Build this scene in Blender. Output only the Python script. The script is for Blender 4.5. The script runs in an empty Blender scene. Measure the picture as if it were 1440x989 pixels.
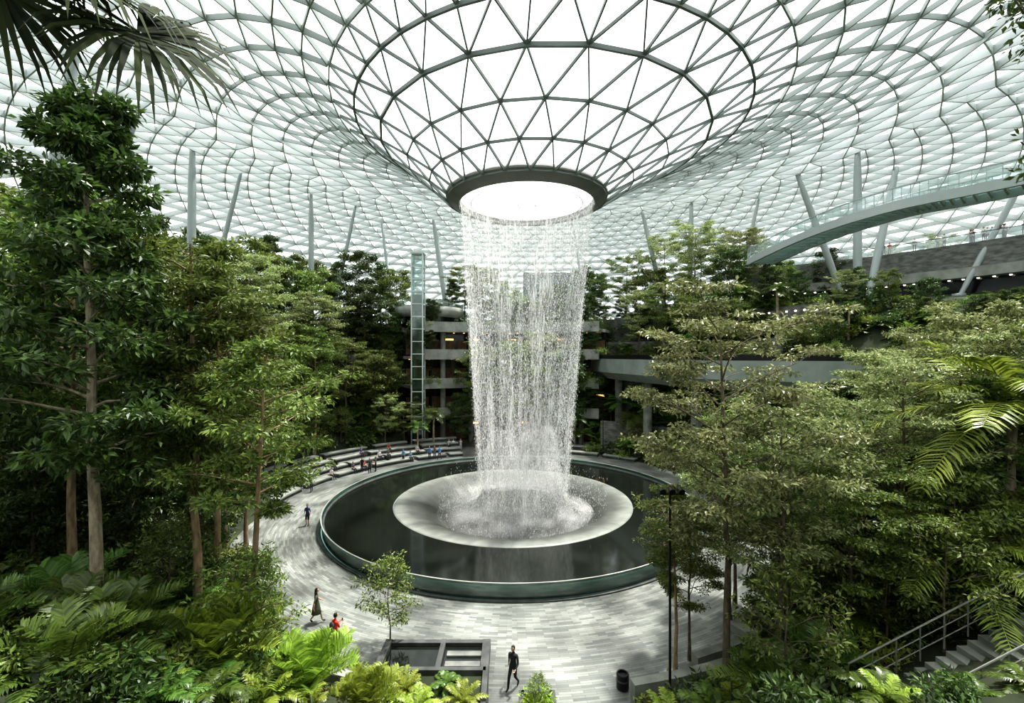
import bpy, math, random
import numpy as np
from mathutils import Vector
RS=np.random.RandomState
scene=bpy.context.scene
coll=scene.collection
CX,CY=0.0,40.5
def nrm(v):
    return v/np.maximum(np.linalg.norm(v,axis=-1,keepdims=True),1e-9)
# ---------------------------------------------------------------- mesh builder
class MB:
    def __init__(s): s.v=[];s.n=0;s.f=[]
    def add(s,V,F,m=0):
        V=np.asarray(V,float).reshape(-1,3); F=np.asarray(F,int)
        if F.ndim==1: F=F.reshape(1,-1)
        s.f.append((F+s.n,m)); s.v.append(V); s.n+=len(V)
    def mesh(s,name,mats,smooth=False):
        me=bpy.data.meshes.new(name)
        V=np.concatenate(s.v); me.vertices.add(len(V)); me.vertices.foreach_set('co',V.ravel())
        L=np.concatenate([f.ravel() for f,m in s.f])
        T=np.concatenate([np.full(len(f),f.shape[1]) for f,m in s.f])
        M=np.concatenate([np.full(len(f),m) for f,m in s.f])
        me.loops.add(len(L)); me.loops.foreach_set('vertex_index',L.astype(np.int32))
        me.polygons.add(len(T)); st=np.concatenate([[0],np.cumsum(T)[:-1]])
        me.polygons.foreach_set('loop_start',st.astype(np.int32))
        try: me.polygons.foreach_set('loop_total',T.astype(np.int32))
        except Exception: pass
        me.polygons.foreach_set('material_index',M.astype(np.int32))
        me.update(calc_edges=True); me.validate()
        me.polygons.foreach_set('use_smooth',np.full(len(me.polygons),smooth))
        for m in mats: me.materials.append(m)
        return me
    def obj(s,name,mats,smooth=False,parent=None):
        o=bpy.data.objects.new(name,s.mesh(name,mats,smooth)); coll.objects.link(o)
        if parent: o.parent=parent
        return o
def box(mb,c,d,m=0,rot=0.0):
    x,y,z=[q/2 for q in d]
    V=np.array([[-x,-y,-z],[x,-y,-z],[x,y,-z],[-x,y,-z],[-x,-y,z],[x,-y,z],[x,y,z],[-x,y,z]])
    if rot:
        c_,s_=math.cos(rot),math.sin(rot)
        V=V@np.array([[c_,s_,0],[-s_,c_,0],[0,0,1]])
    mb.add(V+np.array(c),[[0,3,2,1],[4,5,6,7],[0,1,5,4],[1,2,6,5],[2,3,7,6],[3,0,4,7]],m)
def tube(mb,P,R,k=6,m=0,caps=False):
    P=np.asarray(P,float); n=len(P); R=np.broadcast_to(np.asarray(R,float),(n,))
    T=nrm(np.gradient(P,axis=0)); 
    ref=np.array([0,0,1.]) if abs(T[0][2])<.9 else np.array([1.,0,0])
    U=nrm(np.cross(T,ref)); W=np.cross(T,U)
    a=np.linspace(0,2*np.pi,k,endpoint=False)
    V=P[:,None]+R[:,None,None]*(np.cos(a)[None,:,None]*U[:,None]+np.sin(a)[None,:,None]*W[:,None])
    V=V.reshape(-1,3)
    i=np.arange(n-1)[:,None]*k; j=np.arange(k)[None]; j2=(j+1)%k
    F=np.stack([i+j,i+j2,i+k+j2,i+k+j],-1).reshape(-1,4)
    mb.add(V,F,m)
    if caps:
        mb.add(V[:k],[list(range(k))],m); mb.add(V[-k:],[list(range(k))],m)
def beams(mb,A,B,w,h,m=0):
    "rectangular bars A->B, width w, depth h hanging below"
    A=np.asarray(A,float);B=np.asarray(B,float)
    d=nrm(B-A); s=nrm(np.cross(d,[0,0,1.]))*w/2; u=nrm(np.cross(s,d))*h
    V=np.stack([A-s,A+s,A+s-u,A-s-u,B-s,B+s,B+s-u,B-s-u],1)
    n=len(A); b=np.arange(n)[:,None,None]*8
    F=np.array([[0,1,5,4],[1,2,6,5],[2,3,7,6],[3,0,4,7]])[None]
    mb.add(V.reshape(-1,3),(b+F).reshape(-1,4),m)
def lathe(mb,prof,c=(CX,CY),seg=96,m=0,a0=0,a1=2*np.pi):
    full=abs(a1-a0-2*np.pi)<1e-6
    k=seg if full else seg+1
    a=np.linspace(a0,a1,k,endpoint=not full); prof=np.asarray(prof,float)
    V=np.stack([c[0]+prof[:,0:1]*np.sin(a),c[1]+prof[:,0:1]*np.cos(a),np.repeat(prof[:,1:2],k,1)],-1).reshape(-1,3)
    i=np.arange(len(prof)-1)[:,None]*k; j=np.arange(seg)[None]; j2=(j+1)%k
    F=np.stack([i+j,i+j2,i+k+j2,i+k+j],-1).reshape(-1,4)
    mb.add(V,F,m)
def arcslab(mb,r0,r1,p0,p1,z0,z1,m=0,seg=None,c=(CX,CY)):
    p0,p1=math.radians(p0),math.radians(p1)
    seg=seg or max(4,int((p1-p0)*14))
    lathe(mb,[(r0,z0),(r0,z1),(r1,z1),(r1,z0),(r0,z0)],c,seg,m,p0,p1)
    for p in (p0,p1):
        s_,c_=math.sin(p),math.cos(p)
        mb.add([[c[0]+r*s_,c[1]+r*c_,z] for r,z in((r0,z0),(r1,z0),(r1,z1),(r0,z1))],[[0,1,2,3]],m)
def sphere(mb,c,sc,m=0,nu=14,nv=10,fn=None,keep=None):
    u=np.linspace(0,2*np.pi,nu,endpoint=False); v=np.linspace(0.02,np.pi-.02,nv)
    V=np.stack([np.sin(v)[:,None]*np.cos(u),np.sin(v)[:,None]*np.sin(u),np.repeat(np.cos(v)[:,None],nu,1)],-1).reshape(-1,3)
    i=np.arange(nv-1)[:,None]*nu; j=np.arange(nu)[None]; j2=(j+1)%nu
    F=np.stack([i+j,i+nu+j,i+nu+j2,i+j2],-1).reshape(-1,4)
    if keep is not None: F=F[keep(V[F].mean(1))]
    if fn is not None: V=fn(V.copy())
    mb.add(V*np.array(sc)+np.array(c),F,m)
# ---------------------------------------------------------------- materials
def mat(name,col,rough=.6,metal=0.,spec=None,emit=None,es=0):
    m=bpy.data.materials.new(name); m.use_nodes=True; b=m.node_tree.nodes['Principled BSDF']
    b.inputs['Base Color'].default_value=(*col,1); b.inputs['Roughness'].default_value=rough
    b.inputs['Metallic'].default_value=metal
    if spec is not None: b.inputs['Specular IOR Level'].default_value=spec
    if emit: b.inputs['Emission Color'].default_value=(*emit,1); b.inputs['Emission Strength'].default_value=es
    return m
def noisy(name,c1,c2,scale=2.,rough=.7,bump=0.,stretch=(1,1,1),detail=5,lo=.35,hi=.65):
    m=mat(name,c1,rough); nt=m.node_tree; N=nt.nodes; L=nt.links; b=N['Principled BSDF']
    tc=N.new('ShaderNodeTexCoord'); mp=N.new('ShaderNodeMapping'); mp.inputs['Scale'].default_value=stretch
    L.new(tc.outputs['Object'],mp.inputs[0]); no=N.new('ShaderNodeTexNoise'); no.inputs['Scale'].default_value=scale
    no.inputs['Detail'].default_value=detail; L.new(mp.outputs[0],no.inputs['Vector'])
    r=N.new('ShaderNodeValToRGB'); r.color_ramp.elements[0].position=lo; r.color_ramp.elements[1].position=hi
    r.color_ramp.elements[0].color=(*c1,1); r.color_ramp.elements[1].color=(*c2,1)
    L.new(no.outputs['Fac'],r.inputs[0]); L.new(r.outputs[0],b.inputs['Base Color'])
    if bump:
        bp=N.new('ShaderNodeBump'); bp.inputs['Strength'].default_value=bump; L.new(no.outputs['Fac'],bp.inputs['Height']); L.new(bp.outputs[0],b.inputs['Normal'])
    return m
def leafmat(name,dark,light,rough=.42,trans=.35):
    m=bpy.data.materials.new(name); m.use_nodes=True; nt=m.node_tree;N=nt.nodes;L=nt.links
    b=N['Principled BSDF']; out=N['Material Output']
    g=N.new('ShaderNodeNewGeometry'); oi=N.new('ShaderNodeObjectInfo')
    mx=N.new('ShaderNodeMix'); mx.data_type='RGBA'; mx.inputs['A'].default_value=(*dark,1); mx.inputs['B'].default_value=(*light,1)
    L.new(g.outputs['Random Per Island'],mx.inputs['Factor'])
    hs=N.new('ShaderNodeHueSaturation'); hs.inputs['Saturation'].default_value=.92; ma=N.new('ShaderNodeMapRange'); ma.inputs['To Min'].default_value=.46; ma.inputs['To Max'].default_value=.505
    L.new(oi.outputs['Random'],ma.inputs['Value']); L.new(ma.outputs[0],hs.inputs['Hue'])
    mv=N.new('ShaderNodeMapRange'); mv.inputs['To Min'].default_value=.8; mv.inputs['To Max'].default_value=1.65
    L.new(oi.outputs['Random'],mv.inputs['Value']); L.new(mv.outputs[0],hs.inputs['Value'])
    L.new(mx.outputs['Result'],hs.inputs['Color']); L.new(hs.outputs[0],b.inputs['Base Color'])
    b.inputs['Roughness'].default_value=rough
    t=N.new('ShaderNodeBsdfTranslucent'); L.new(hs.outputs[0],t.inputs['Color'])
    ms=N.new('ShaderNodeMixShader'); ms.inputs[0].default_value=trans
    L.new(b.outputs[0],ms.inputs[1]); L.new(t.outputs[0],ms.inputs[2]); L.new(ms.outputs[0],out.inputs[0])
    return m
def glassmat(name,tint,alpha,gl=.12,diff=(.8,.85,.85)):
    m=bpy.data.materials.new(name); m.use_nodes=True; nt=m.node_tree;N=nt.nodes;L=nt.links
    out=N['Material Output']; N.remove(N['Principled BSDF'])
    t=N.new('ShaderNodeBsdfTransparent'); t.inputs[0].default_value=(*tint,1)
    d=N.new('ShaderNodeBsdfTranslucent'); d.inputs[0].default_value=(*diff,1)
    g=N.new('ShaderNodeBsdfGlossy'); g.inputs['Roughness'].default_value=.08
    m1=N.new('ShaderNodeMixShader'); m1.inputs[0].default_value=alpha
    m2=N.new('ShaderNodeMixShader'); m2.inputs[0].default_value=gl
    L.new(t.outputs[0],m1.inputs[1]);L.new(d.outputs[0],m1.inputs[2]);L.new(m1.outputs[0],m2.inputs[1]);L.new(g.outputs[0],m2.inputs[2]);L.new(m2.outputs[0],out.inputs[0])
    return m
def watermat(name,lo,hi,amax,stretch,scale=1.,amin=0.,st2=None):
    m=bpy.data.materials.new(name); m.use_nodes=True; nt=m.node_tree;N=nt.nodes;L=nt.links
    out=N['Material Output']; N.remove(N['Principled BSDF'])
    tc=N.new('ShaderNodeTexCoord'); mp=N.new('ShaderNodeMapping'); mp.inputs['Scale'].default_value=stretch
    L.new(tc.outputs['Object'],mp.inputs[0]); no=N.new('ShaderNodeTexNoise'); no.inputs['Scale'].default_value=scale; no.inputs['Detail'].default_value=6
    L.new(mp.outputs[0],no.inputs['Vector'])
    mr=N.new('ShaderNodeMapRange'); mr.inputs['From Min'].default_value=lo; mr.inputs['From Max'].default_value=hi; mr.inputs['To Max'].default_value=amax; mr.inputs['To Min'].default_value=amin
    L.new(no.outputs['Fac'],mr.inputs['Value']); fac=mr.outputs[0]
    if st2:
        mp2=N.new('ShaderNodeMapping'); mp2.inputs['Scale'].default_value=st2; L.new(tc.outputs['Object'],mp2.inputs[0])
        n2=N.new('ShaderNodeTexNoise'); n2.inputs['Scale'].default_value=1; n2.inputs['Detail'].default_value=3; L.new(mp2.outputs[0],n2.inputs['Vector'])
        m2=N.new('ShaderNodeMapRange'); m2.inputs['From Min'].default_value=.42; m2.inputs['From Max'].default_value=.62; m2.inputs['To Min'].default_value=.2; m2.inputs['To Max'].default_value=1.5
        L.new(n2.outputs['Fac'],m2.inputs['Value']); mm=N.new('ShaderNodeMath'); mm.operation='MULTIPLY'; mm.use_clamp=True
        L.new(fac,mm.inputs[0]); L.new(m2.outputs[0],mm.inputs[1]); fac=mm.outputs[0]
    t=N.new('ShaderNodeBsdfTransparent'); d=N.new('ShaderNodeBsdfDiffuse'); d.inputs[0].default_value=(1,1,1,1)
    tr=N.new('ShaderNodeBsdfTranslucent'); tr.inputs[0].default_value=(1,1,1,1)
    a=N.new('ShaderNodeMixShader'); L.new(d.outputs[0],a.inputs[1]); L.new(tr.outputs[0],a.inputs[2])
    b=N.new('ShaderNodeMixShader'); L.new(fac,b.inputs[0]); L.new(t.outputs[0],b.inputs[1]); L.new(a.outputs[0],b.inputs[2]); L.new(b.outputs[0],out.inputs[0])
    return m
M_bark=noisy('bark_pale',(.20,.16,.11),(.44,.37,.28),6,.85,.4,(1,1,.4))
M_barkd=noisy('bark_dark',(.06,.05,.035),(.17,.13,.09),6,.85,.4,(1,1,.4))
M_barko=noisy('bark_ochre',(.18,.12,.07),(.38,.27,.17),6,.85,.4,(1,1,.3))
L_dark=leafmat('leaf_dark',(.014,.036,.008),(.075,.14,.024))
L_mid=leafmat('leaf_mid',(.035,.075,.012),(.18,.27,.04))
L_pale=leafmat('leaf_pale',(.06,.11,.025),(.38,.44,.18),.34)
L_lime=leafmat('leaf_lime',(.09,.18,.015),(.34,.48,.05),.35,.4)
L_palm=leafmat('leaf_palm',(.03,.08,.012),(.11,.22,.025),.35)
L_bronze=leafmat('leaf_bronze',(.05,.05,.012),(.20,.14,.04),.45)
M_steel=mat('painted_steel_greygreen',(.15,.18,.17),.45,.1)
M_steel_m=mat('steel_mid_and_backlit',(.29,.33,.32),.5,.0)  # middle roof rings: backlight put into a paler colour; plain grey steel elsewhere
M_steel_l=mat('steel_light_and_backlit',(.54,.58,.58),.5,.0)  # outer roof rings: palest tone imitates backlit members; plain light steel elsewhere
M_col=mat('column_steel',(.34,.38,.38),.4,.2)
M_ring=noisy('oculus_ring_metal',(.14,.145,.135),(.19,.195,.185),.6,.45)
M_roofglass=glassmat('roof_glass',(.93,.95,.95),.15,.03,(.95,.97,.97))
M_shade=glassmat('roof_shade_panel',(.62,.65,.65),.35,.05,(.62,.65,.66))
M_lens=glassmat('acrylic_lens',(1,1,1),.25,.02,(1,1,1))
M_green=glassmat('green_glass',(.35,.52,.47),.10,.14,(.24,.38,.34))
M_clear=glassmat('clear_glass',(.70,.80,.78),.15,.15,(.5,.6,.58))
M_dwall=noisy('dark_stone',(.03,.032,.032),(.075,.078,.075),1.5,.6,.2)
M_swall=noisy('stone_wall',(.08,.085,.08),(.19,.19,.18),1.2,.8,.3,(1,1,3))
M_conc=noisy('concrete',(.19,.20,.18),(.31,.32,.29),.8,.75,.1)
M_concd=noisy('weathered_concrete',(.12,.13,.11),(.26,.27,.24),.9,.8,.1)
M_fascia=noisy('fascia_greygreen',(.18,.22,.20),(.26,.30,.28),.5,.5)
M_black=mat('black_metal',(.015,.015,.016),.4,.5)
M_rail=mat('rail_steel',(.10,.10,.095),.4,.6)
M_soil=noisy('soil_and_moss',(.010,.016,.006),(.035,.045,.018),.8,.95,.5)
M_wind=mat('dark_window',(.012,.016,.016),.12)
M_warm=mat('warm_lamp',(1,.6,.3),.5,emit=(1,.50,.2),es=2.2)
M_white=mat('white_lamp',(1,1,1),.5,emit=(1,.93,.8),es=4)
M_wood=noisy('timber',(.10,.055,.03),(.2,.12,.07),2,.6,0,(1,6,1))
def plazamat():
    m=mat('plaza_pavers',(.3,.3,.3),.5); nt=m.node_tree;N=nt.nodes;L=nt.links;b=N['Principled BSDF']
    tc=N.new('ShaderNodeTexCoord'); sx=N.new('ShaderNodeSeparateXYZ'); L.new(tc.outputs['Object'],sx.inputs[0])
    sub=N.new('ShaderNodeMath');sub.operation='SUBTRACT';L.new(sx.outputs[1],sub.inputs[0]);sub.inputs[1].default_value=CY
    at=N.new('ShaderNodeMath');at.operation='ARCTAN2';L.new(sx.outputs[0],at.inputs[0]);L.new(sub.outputs[0],at.inputs[1])
    sc=N.new('ShaderNodeMath');sc.operation='MULTIPLY';L.new(at.outputs[0],sc.inputs[0]);sc.inputs[1].default_value=20.
    cb=N.new('ShaderNodeCombineXYZ');L.new(sx.outputs[0],cb.inputs[0]);L.new(sub.outputs[0],cb.inputs[1])
    ln=N.new('ShaderNodeVectorMath');ln.operation='LENGTH';L.new(cb.outputs[0],ln.inputs[0])
    cv=N.new('ShaderNodeCombineXYZ');L.new(sc.outputs[0],cv.inputs[0]);L.new(ln.outputs['Value'],cv.inputs[1])
    br=N.new('ShaderNodeTexBrick');L.new(cv.outputs[0],br.inputs['Vector'])
    br.inputs['Scale'].default_value=1;br.inputs['Brick Width'].default_value=.9;br.inputs['Row Height'].default_value=.13
    br.inputs['Mortar Size'].default_value=.006; br.inputs['Mortar Smooth'].default_value=.5
    br.inputs['Color1'].default_value=(.12,.127,.12,1);br.inputs['Color2'].default_value=(.25,.26,.24,1);br.inputs['Mortar'].default_value=(.05,.05,.05,1)
    no=N.new('ShaderNodeTexNoise');no.inputs['Scale'].default_value=.3;no.inputs['Detail'].default_value=7;L.new(tc.outputs['Object'],no.inputs['Vector'])
    mr=N.new('ShaderNodeMapRange');mr.inputs['From Min'].default_value=.35;mr.inputs['From Max'].default_value=.65;mr.inputs['To Min'].default_value=.5;mr.inputs['To Max'].default_value=1.3
    L.new(no.outputs['Fac'],mr.inputs['Value'])
    mu=N.new('ShaderNodeVectorMath');mu.operation='SCALE';L.new(br.outputs['Color'],mu.inputs[0]);L.new(mr.outputs[0],mu.inputs['Scale'])
    L.new(mu.outputs[0],b.inputs['Base Color'])
    r2=N.new('ShaderNodeMapRange');r2.inputs['To Min'].default_value=.22;r2.inputs['To Max'].default_value=.5;L.new(no.outputs['Fac'],r2.inputs['Value']);L.new(r2.outputs[0],b.inputs['Roughness'])
    return m
M_plaza=plazamat()
def poolmat():
    m=mat('dark_pool_water',(.010,.012,.010),.08); nt=m.node_tree;N=nt.nodes;L=nt.links;b=N['Principled BSDF']
    no=N.new('ShaderNodeTexNoise');no.inputs['Scale'].default_value=1.6;no.inputs['Detail'].default_value=3
    tc=N.new('ShaderNodeTexCoord');L.new(tc.outputs['Object'],no.inputs['Vector'])
    bp=N.new('ShaderNodeBump');bp.inputs['Strength'].default_value=.15;L.new(no.outputs['Fac'],bp.inputs['Height']);L.new(bp.outputs[0],b.inputs['Normal'])
    return m
M_pool=poolmat()
def bowlmat():
    m=mat('flowing_water',(.4,.42,.42),.45); nt=m.node_tree;N=nt.nodes;L=nt.links;b=N['Principled BSDF']
    tc=N.new('ShaderNodeTexCoord'); sx=N.new('ShaderNodeSeparateXYZ'); L.new(tc.outputs['Object'],sx.inputs[0])
    sub=N.new('ShaderNodeMath');sub.operation='SUBTRACT';L.new(sx.outputs[1],sub.inputs[0]);sub.inputs[1].default_value=CY
    at=N.new('ShaderNodeMath');at.operation='ARCTAN2';L.new(sx.outputs[0],at.inputs[0]);L.new(sub.outputs[0],at.inputs[1])
    cb=N.new('ShaderNodeCombineXYZ');L.new(sx.outputs[0],cb.inputs[0]);L.new(sub.outputs[0],cb.inputs[1])
    ln=N.new('ShaderNodeVectorMath');ln.operation='LENGTH';L.new(cb.outputs[0],ln.inputs[0])
    rs=N.new('ShaderNodeMath');rs.operation='MULTIPLY';L.new(ln.outputs['Value'],rs.inputs[0]);rs.inputs[1].default_value=.5
    a2=N.new('ShaderNodeMath');a2.operation='MULTIPLY';L.new(at.outputs[0],a2.inputs[0]);a2.inputs[1].default_value=9.
    cv=N.new('ShaderNodeCombineXYZ');L.new(a2.outputs[0],cv.inputs[0]);L.new(rs.outputs[0],cv.inputs[1])
    no=N.new('ShaderNodeTexNoise');no.inputs['Scale'].default_value=1.2;no.inputs['Detail'].default_value=8;L.new(cv.outputs[0],no.inputs['Vector'])
    ra=N.new('ShaderNodeValToRGB'); e=ra.color_ramp.elements
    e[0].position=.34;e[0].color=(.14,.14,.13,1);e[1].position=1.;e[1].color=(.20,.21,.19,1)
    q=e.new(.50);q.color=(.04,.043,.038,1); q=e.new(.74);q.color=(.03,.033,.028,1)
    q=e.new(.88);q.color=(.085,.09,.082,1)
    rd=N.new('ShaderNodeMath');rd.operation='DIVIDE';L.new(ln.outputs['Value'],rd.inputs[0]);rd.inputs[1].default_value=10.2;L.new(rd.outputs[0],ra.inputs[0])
    mr=N.new('ShaderNodeMapRange');mr.inputs['From Min'].default_value=.3;mr.inputs['From Max'].default_value=.7;mr.inputs['To Min'].default_value=.7;mr.inputs['To Max'].default_value=1.3;L.new(no.outputs['Fac'],mr.inputs['Value'])
    mu=N.new('ShaderNodeVectorMath');mu.operation='SCALE';L.new(ra.outputs[0],mu.inputs[0]);L.new(mr.outputs[0],mu.inputs['Scale']);L.new(mu.outputs[0],b.inputs['Base Color'])
    bp=N.new('ShaderNodeBump');bp.inputs['Strength'].default_value=.35;bp.inputs['Distance'].default_value=.15;L.new(no.outputs['Fac'],bp.inputs['Height']);L.new(bp.outputs[0],b.inputs['Normal'])
    return m
M_bowl=bowlmat()
# ---------------------------------------------------------------- terrain
Rn=np.array([20,22,24,26,28,30,33,36,40,45,55,70,112.])
TAB={-180:[-.3,-.3,-.3,1.0,2.8,4.4,6.6,8.6,11.2,11.6,12,14,16],
-150:[-.3,-.3,.4,2.0,3.8,5.0,6.4,8.0,11,13,14,15,17],
-120:[-.3,0,1,2,3.2,4.5,6.5,8.5,11,13,15,16,17],
-90:[-.3,.3,1.2,2,3.5,5,7.5,10,13,15,17,17,17],
-60:[-.3,-.3,-.3,.8,2.5,5,9,13,16.5,17.5,18,18,18],
-35:[-.3,-.3,-.3,-.3,1.5,4,9.5,14,17.5,18,18,18,18],
-28:[-.3,-.3,-.3,-.3,-.3,-.3,-.3,17.6,17.8,18,18,18,18],
22:[-.3,-.3,-.3,-.3,-.3,-.3,-.3,17.6,17.8,18,18,18,18],
30:[-.3,-.3,-.3,-.3,-.3,2,9,15,18,20,21,22,22],
50:[-.3,-.3,.5,3,6,10,14,17,19,20,21,22,22],
70:[-.3,0,1,2.5,5,8,11,14,18,20,21,23,24],
90:[-.3,.3,1.2,2.5,4.5,6.5,8.5,11,14,17,19,22,24],
120:[-.3,0,1,2,3.5,5,7,9,12,15,18,20,20],
150:[-.3,-.3,.4,1.6,3,4.2,5.8,7.6,11,13,14,15,17],
180:[-.3,-.3,-.3,1.0,2.8,4.4,6.6,8.6,11.2,11.6,12,14,16]}
KP=sorted(TAB); TZ=np.array([TAB[k] for k in KP],float)
def H(x,y):
    r=math.hypot(x-CX,y-CY); p=math.degrees(math.atan2(x-CX,y-CY))
    zs=[np.interp(r,Rn,row) for row in TZ]
    return float(np.interp(p,KP,zs))
mb=MB(); rr=np.concatenate([np.arange(20,46,.75),np.linspace(46,112,30)]); pp=np.radians(np.arange(-180,180,2))
rng=RS(1); V=[]
for r in rr:
    for p in pp:
        x,y=CX+r*math.sin(p),CY+r*math.cos(p); z=H(x,y)
        if z>.4 and r<50: z+=rng.uniform(-.15,.15)
        V.append((x,y,z))
k=len(pp); i=np.arange(len(rr)-1)[:,None]*k; j=np.arange(k)[None]; j2=(j+1)%k
mb.add(V,np.stack([i+j,i+j2,i+k+j2,i+k+j],-1).reshape(-1,4)); mb.obj('hillside_ground',[M_soil],True)
mb=MB(); lathe(mb,[(15.7,0),(18,0),(22,0),(26,0),(35.8,0)],seg=120); mb.obj('floor',[M_plaza])
# ---------------------------------------------------------------- pool, bowl
mb=MB()
lathe(mb,[(10.25,.62),(12,.62),(15.45,.62)],seg=128,m=0)
lathe(mb,[(15.45,.3),(15.45,.70),(15.6,.70),(15.6,0),],seg=128,m=1)
mb.obj('reflecting_pool',[M_pool,M_dwall],True)
mb=MB(); lathe(mb,[(15.66,0),(15.66,.95),(15.70,.95),(15.70,0)],seg=128,m=0)
lathe(mb,[(15.64,.95),(15.64,.98),(15.73,.98),(15.73,.95)],seg=128,m=1)
lathe(mb,[(15.7,.0),(15.7,.08),(15.95,.08),(15.95,0)],seg=128,m=2)
mb.obj('pool_glass_barrier',[M_green,M_conc,M_dwall])
mb=MB(); lathe(mb,[(10.34,.60),(10.30,.65),(10.2,.68),(9.9,.68),(9.3,.62),(8.5,.44),(7.5,.08),(6.5,-.5),(5.5,-1.5),(4.7,-3.0),(4.3,-5),(4.2,-9),(.01,-9.2)],c=(.1,CY),seg=128)
mb.obj('funnel_basin',[M_bowl],True)
# ---------------------------------------------------------------- waterfall
OX=1.3
def wr(z): t=np.clip((z+5)/32.,0,1); return 3.5+2.35*t**1.15
def wx(z): t=np.clip((z+5)/32.,0,1); return .9+.4*t
M_drop=watermat('water_drops',0,.01,1.,(1,1,1)); 
M_curt=watermat('water_curtain',.44,.70,.48,(9,9,.18),1.,.07,(1.6,1.6,.03))
M_mist=watermat('water_mist',.30,.75,.24,(.35,.35,.25),1.0)
rng=RS(7); n=85000
strand=rng.uniform(0,2*np.pi,1400); th=strand[rng.randint(0,1400,n)]+rng.normal(0,.010,n)
free=rng.rand(n)<.6; th=np.where(free,rng.uniform(0,2*np.pi,n),th)
z=27-32*rng.uniform(0,1,n)**.85
rad=wr(z)+rng.normal(0,.12,n)-np.abs(rng.normal(0,.8,n))*(rng.rand(n)<.4)
sp=rng.rand(n)<.12; z=np.where(sp,-1+rng.gamma(1.5,1.1,n),z); rad=np.where(sp,rng.uniform(2.5,7.4,n),rad)
z=np.where(sp&(z>3),rng.uniform(-.5,2,n),z)
c=np.stack([wx(z)+rad*np.sin(th),CY+rad*np.cos(th),z],-1)
w=rng.uniform(.005,.0145,n); l=rng.uniform(.012,.085,n)*np.where(rng.rand(n)<.12,2.4,1)
O=np.array([[1,0,0],[0,1,0],[-1,0,0],[0,-1,0],[0,0,1],[0,0,-1]],float)
V=c[:,None]+O[None]*np.stack([w,w,l],-1)[:,None]
F=np.array([[0,1,4],[1,2,4],[2,3,4],[3,0,4],[1,0,5],[2,1,5],[3,2,5],[0,3,5]])
mb=MB(); mb.add(V.reshape(-1,3),(np.arange(n)[:,None,None]*6+F[None]).reshape(-1,3),0)
wz=np.linspace(26.9,-6,24)
for dr in (0,):
    k=96; a=np.linspace(0,2*np.pi,k,endpoint=False)
    V=np.stack([wx(wz)[:,None]+(wr(wz)+dr)[:,None]*np.sin(a),CY+(wr(wz)+dr)[:,None]*np.cos(a),np.repeat(wz[:,None],k,1)],-1).reshape(-1,3)
    i=np.arange(len(wz)-1)[:,None]*k; j=np.arange(k)[None]; j2=(j+1)%k
    mb.add(V,np.stack([i+j,i+j2,i+k+j2,i+k+j],-1).reshape(-1,4),1)
for r0,r1,zt in ((4.6,3.4,1.8),(5.6,3.8,.9),(4.2,3.2,4),(6.6,4.2,.4),(3.9,3.0,7),(7.6,4.8,.25)):
    lathe(mb,[(r1-.6,zt),(r1,zt-.2),(r0,-.4),(r0-.4,-4)],c=(.9,CY),seg=48,m=2)
mb.obj('indoor_waterfall',[M_drop,M_curt,M_mist],True)
# ---------------------------------------------------------------- roof
PR=[7,8.9,11.2,13.9,16,20,26,34,45,60,75,88,98]; PZ=[27.2,28.6,30.1,31.8,33,35,37,38,38,36.4,30,22,14]
def roofz(r): return np.interp(r,PR,PZ)
def smoothz(r): return (roofz(r-1.2)+roofz(r)+roofz(r+1.2))/3 if r>17 else roofz(r)
def rcx(r): return 1.3+min(max(r-7,0),16)*.2
rings=[(7,24),(8.9,24),(11.2,24),(13.9,24),(16.3,48)]
r=16.3
while r<34: r+=2.2; rings.append((r,48))
while r<97: r+=2.5 ; rings.append((r,96))
def ringpts(idx):
    r,N=rings[idx]; off=.5*(idx%2)
    a=(np.arange(N)+off)*2*np.pi/N
    return np.stack([rcx(r)+r*np.sin(a),CY+r*np.cos(a),np.full(N,smoothz(r))],-1)
P=[ringpts(q) for q in range(len(rings))]
steel=MB(); gl=MB()
for q in range(len(rings)):
    A=P[q];N=len(A); rq=rings[q][0]
    m=0 if rq<17 else (1 if rq<30 else 2)  # steel colour steps paler outward to imitate backlight on the far lattice
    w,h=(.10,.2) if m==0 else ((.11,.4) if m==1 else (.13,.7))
    if q in (3,): w,h=.18,.28
    if q in (4,): w,h=.17,.28
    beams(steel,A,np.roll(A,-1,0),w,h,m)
    if q==len(rings)-1: break
    B=P[q+1];NB=len(B); offA=.5*(q%2); offB=.5*((q+1)%2)
    w,h=(.10,.2) if m==0 else ((.10,.4) if m==1 else (.12,.7))
    sh=1 if rq>18 else 0
    ia=np.arange(N)
    if N==NB:
        b1=(ia if offA==0 else (ia+1)%N); b0=(b1-1)%N
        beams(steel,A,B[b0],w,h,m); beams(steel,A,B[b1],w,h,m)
        gl.add(np.concatenate([A,B]),np.stack([ia,N+b0,N+b1],-1),sh); gl.add(np.concatenate([A,B]),np.stack([ia,N+b1,(ia+1)%N],-1))
    else:
        pos=(ia+offA)*2-offB
        lo=np.floor(pos).astype(int)
        if abs(pos[0]-round(pos[0]))<1e-6: idx=[np.round(pos).astype(int)+d for d in(-1,0,1)]
        else: idx=[lo,lo+1]
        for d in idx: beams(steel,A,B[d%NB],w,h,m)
        VV=np.concatenate([A,B])
        for u,v in zip(idx[:-1],idx[1:]): gl.add(VV,np.stack([ia,N+u%NB,N+v%NB],-1))
        last=idx[-1]; nxt=np.roll(idx[0],-1)
        gl.add(VV,np.stack([ia,N+last%NB,N+nxt%NB,(ia+1)%N],-1))
roof=bpy.data.objects.new('diagrid_glass_roof',None); coll.objects.link(roof)
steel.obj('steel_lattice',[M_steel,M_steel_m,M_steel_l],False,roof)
g=gl.obj('glass_panels',[M_roofglass,M_shade],False,roof); g.location.z=.05
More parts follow.
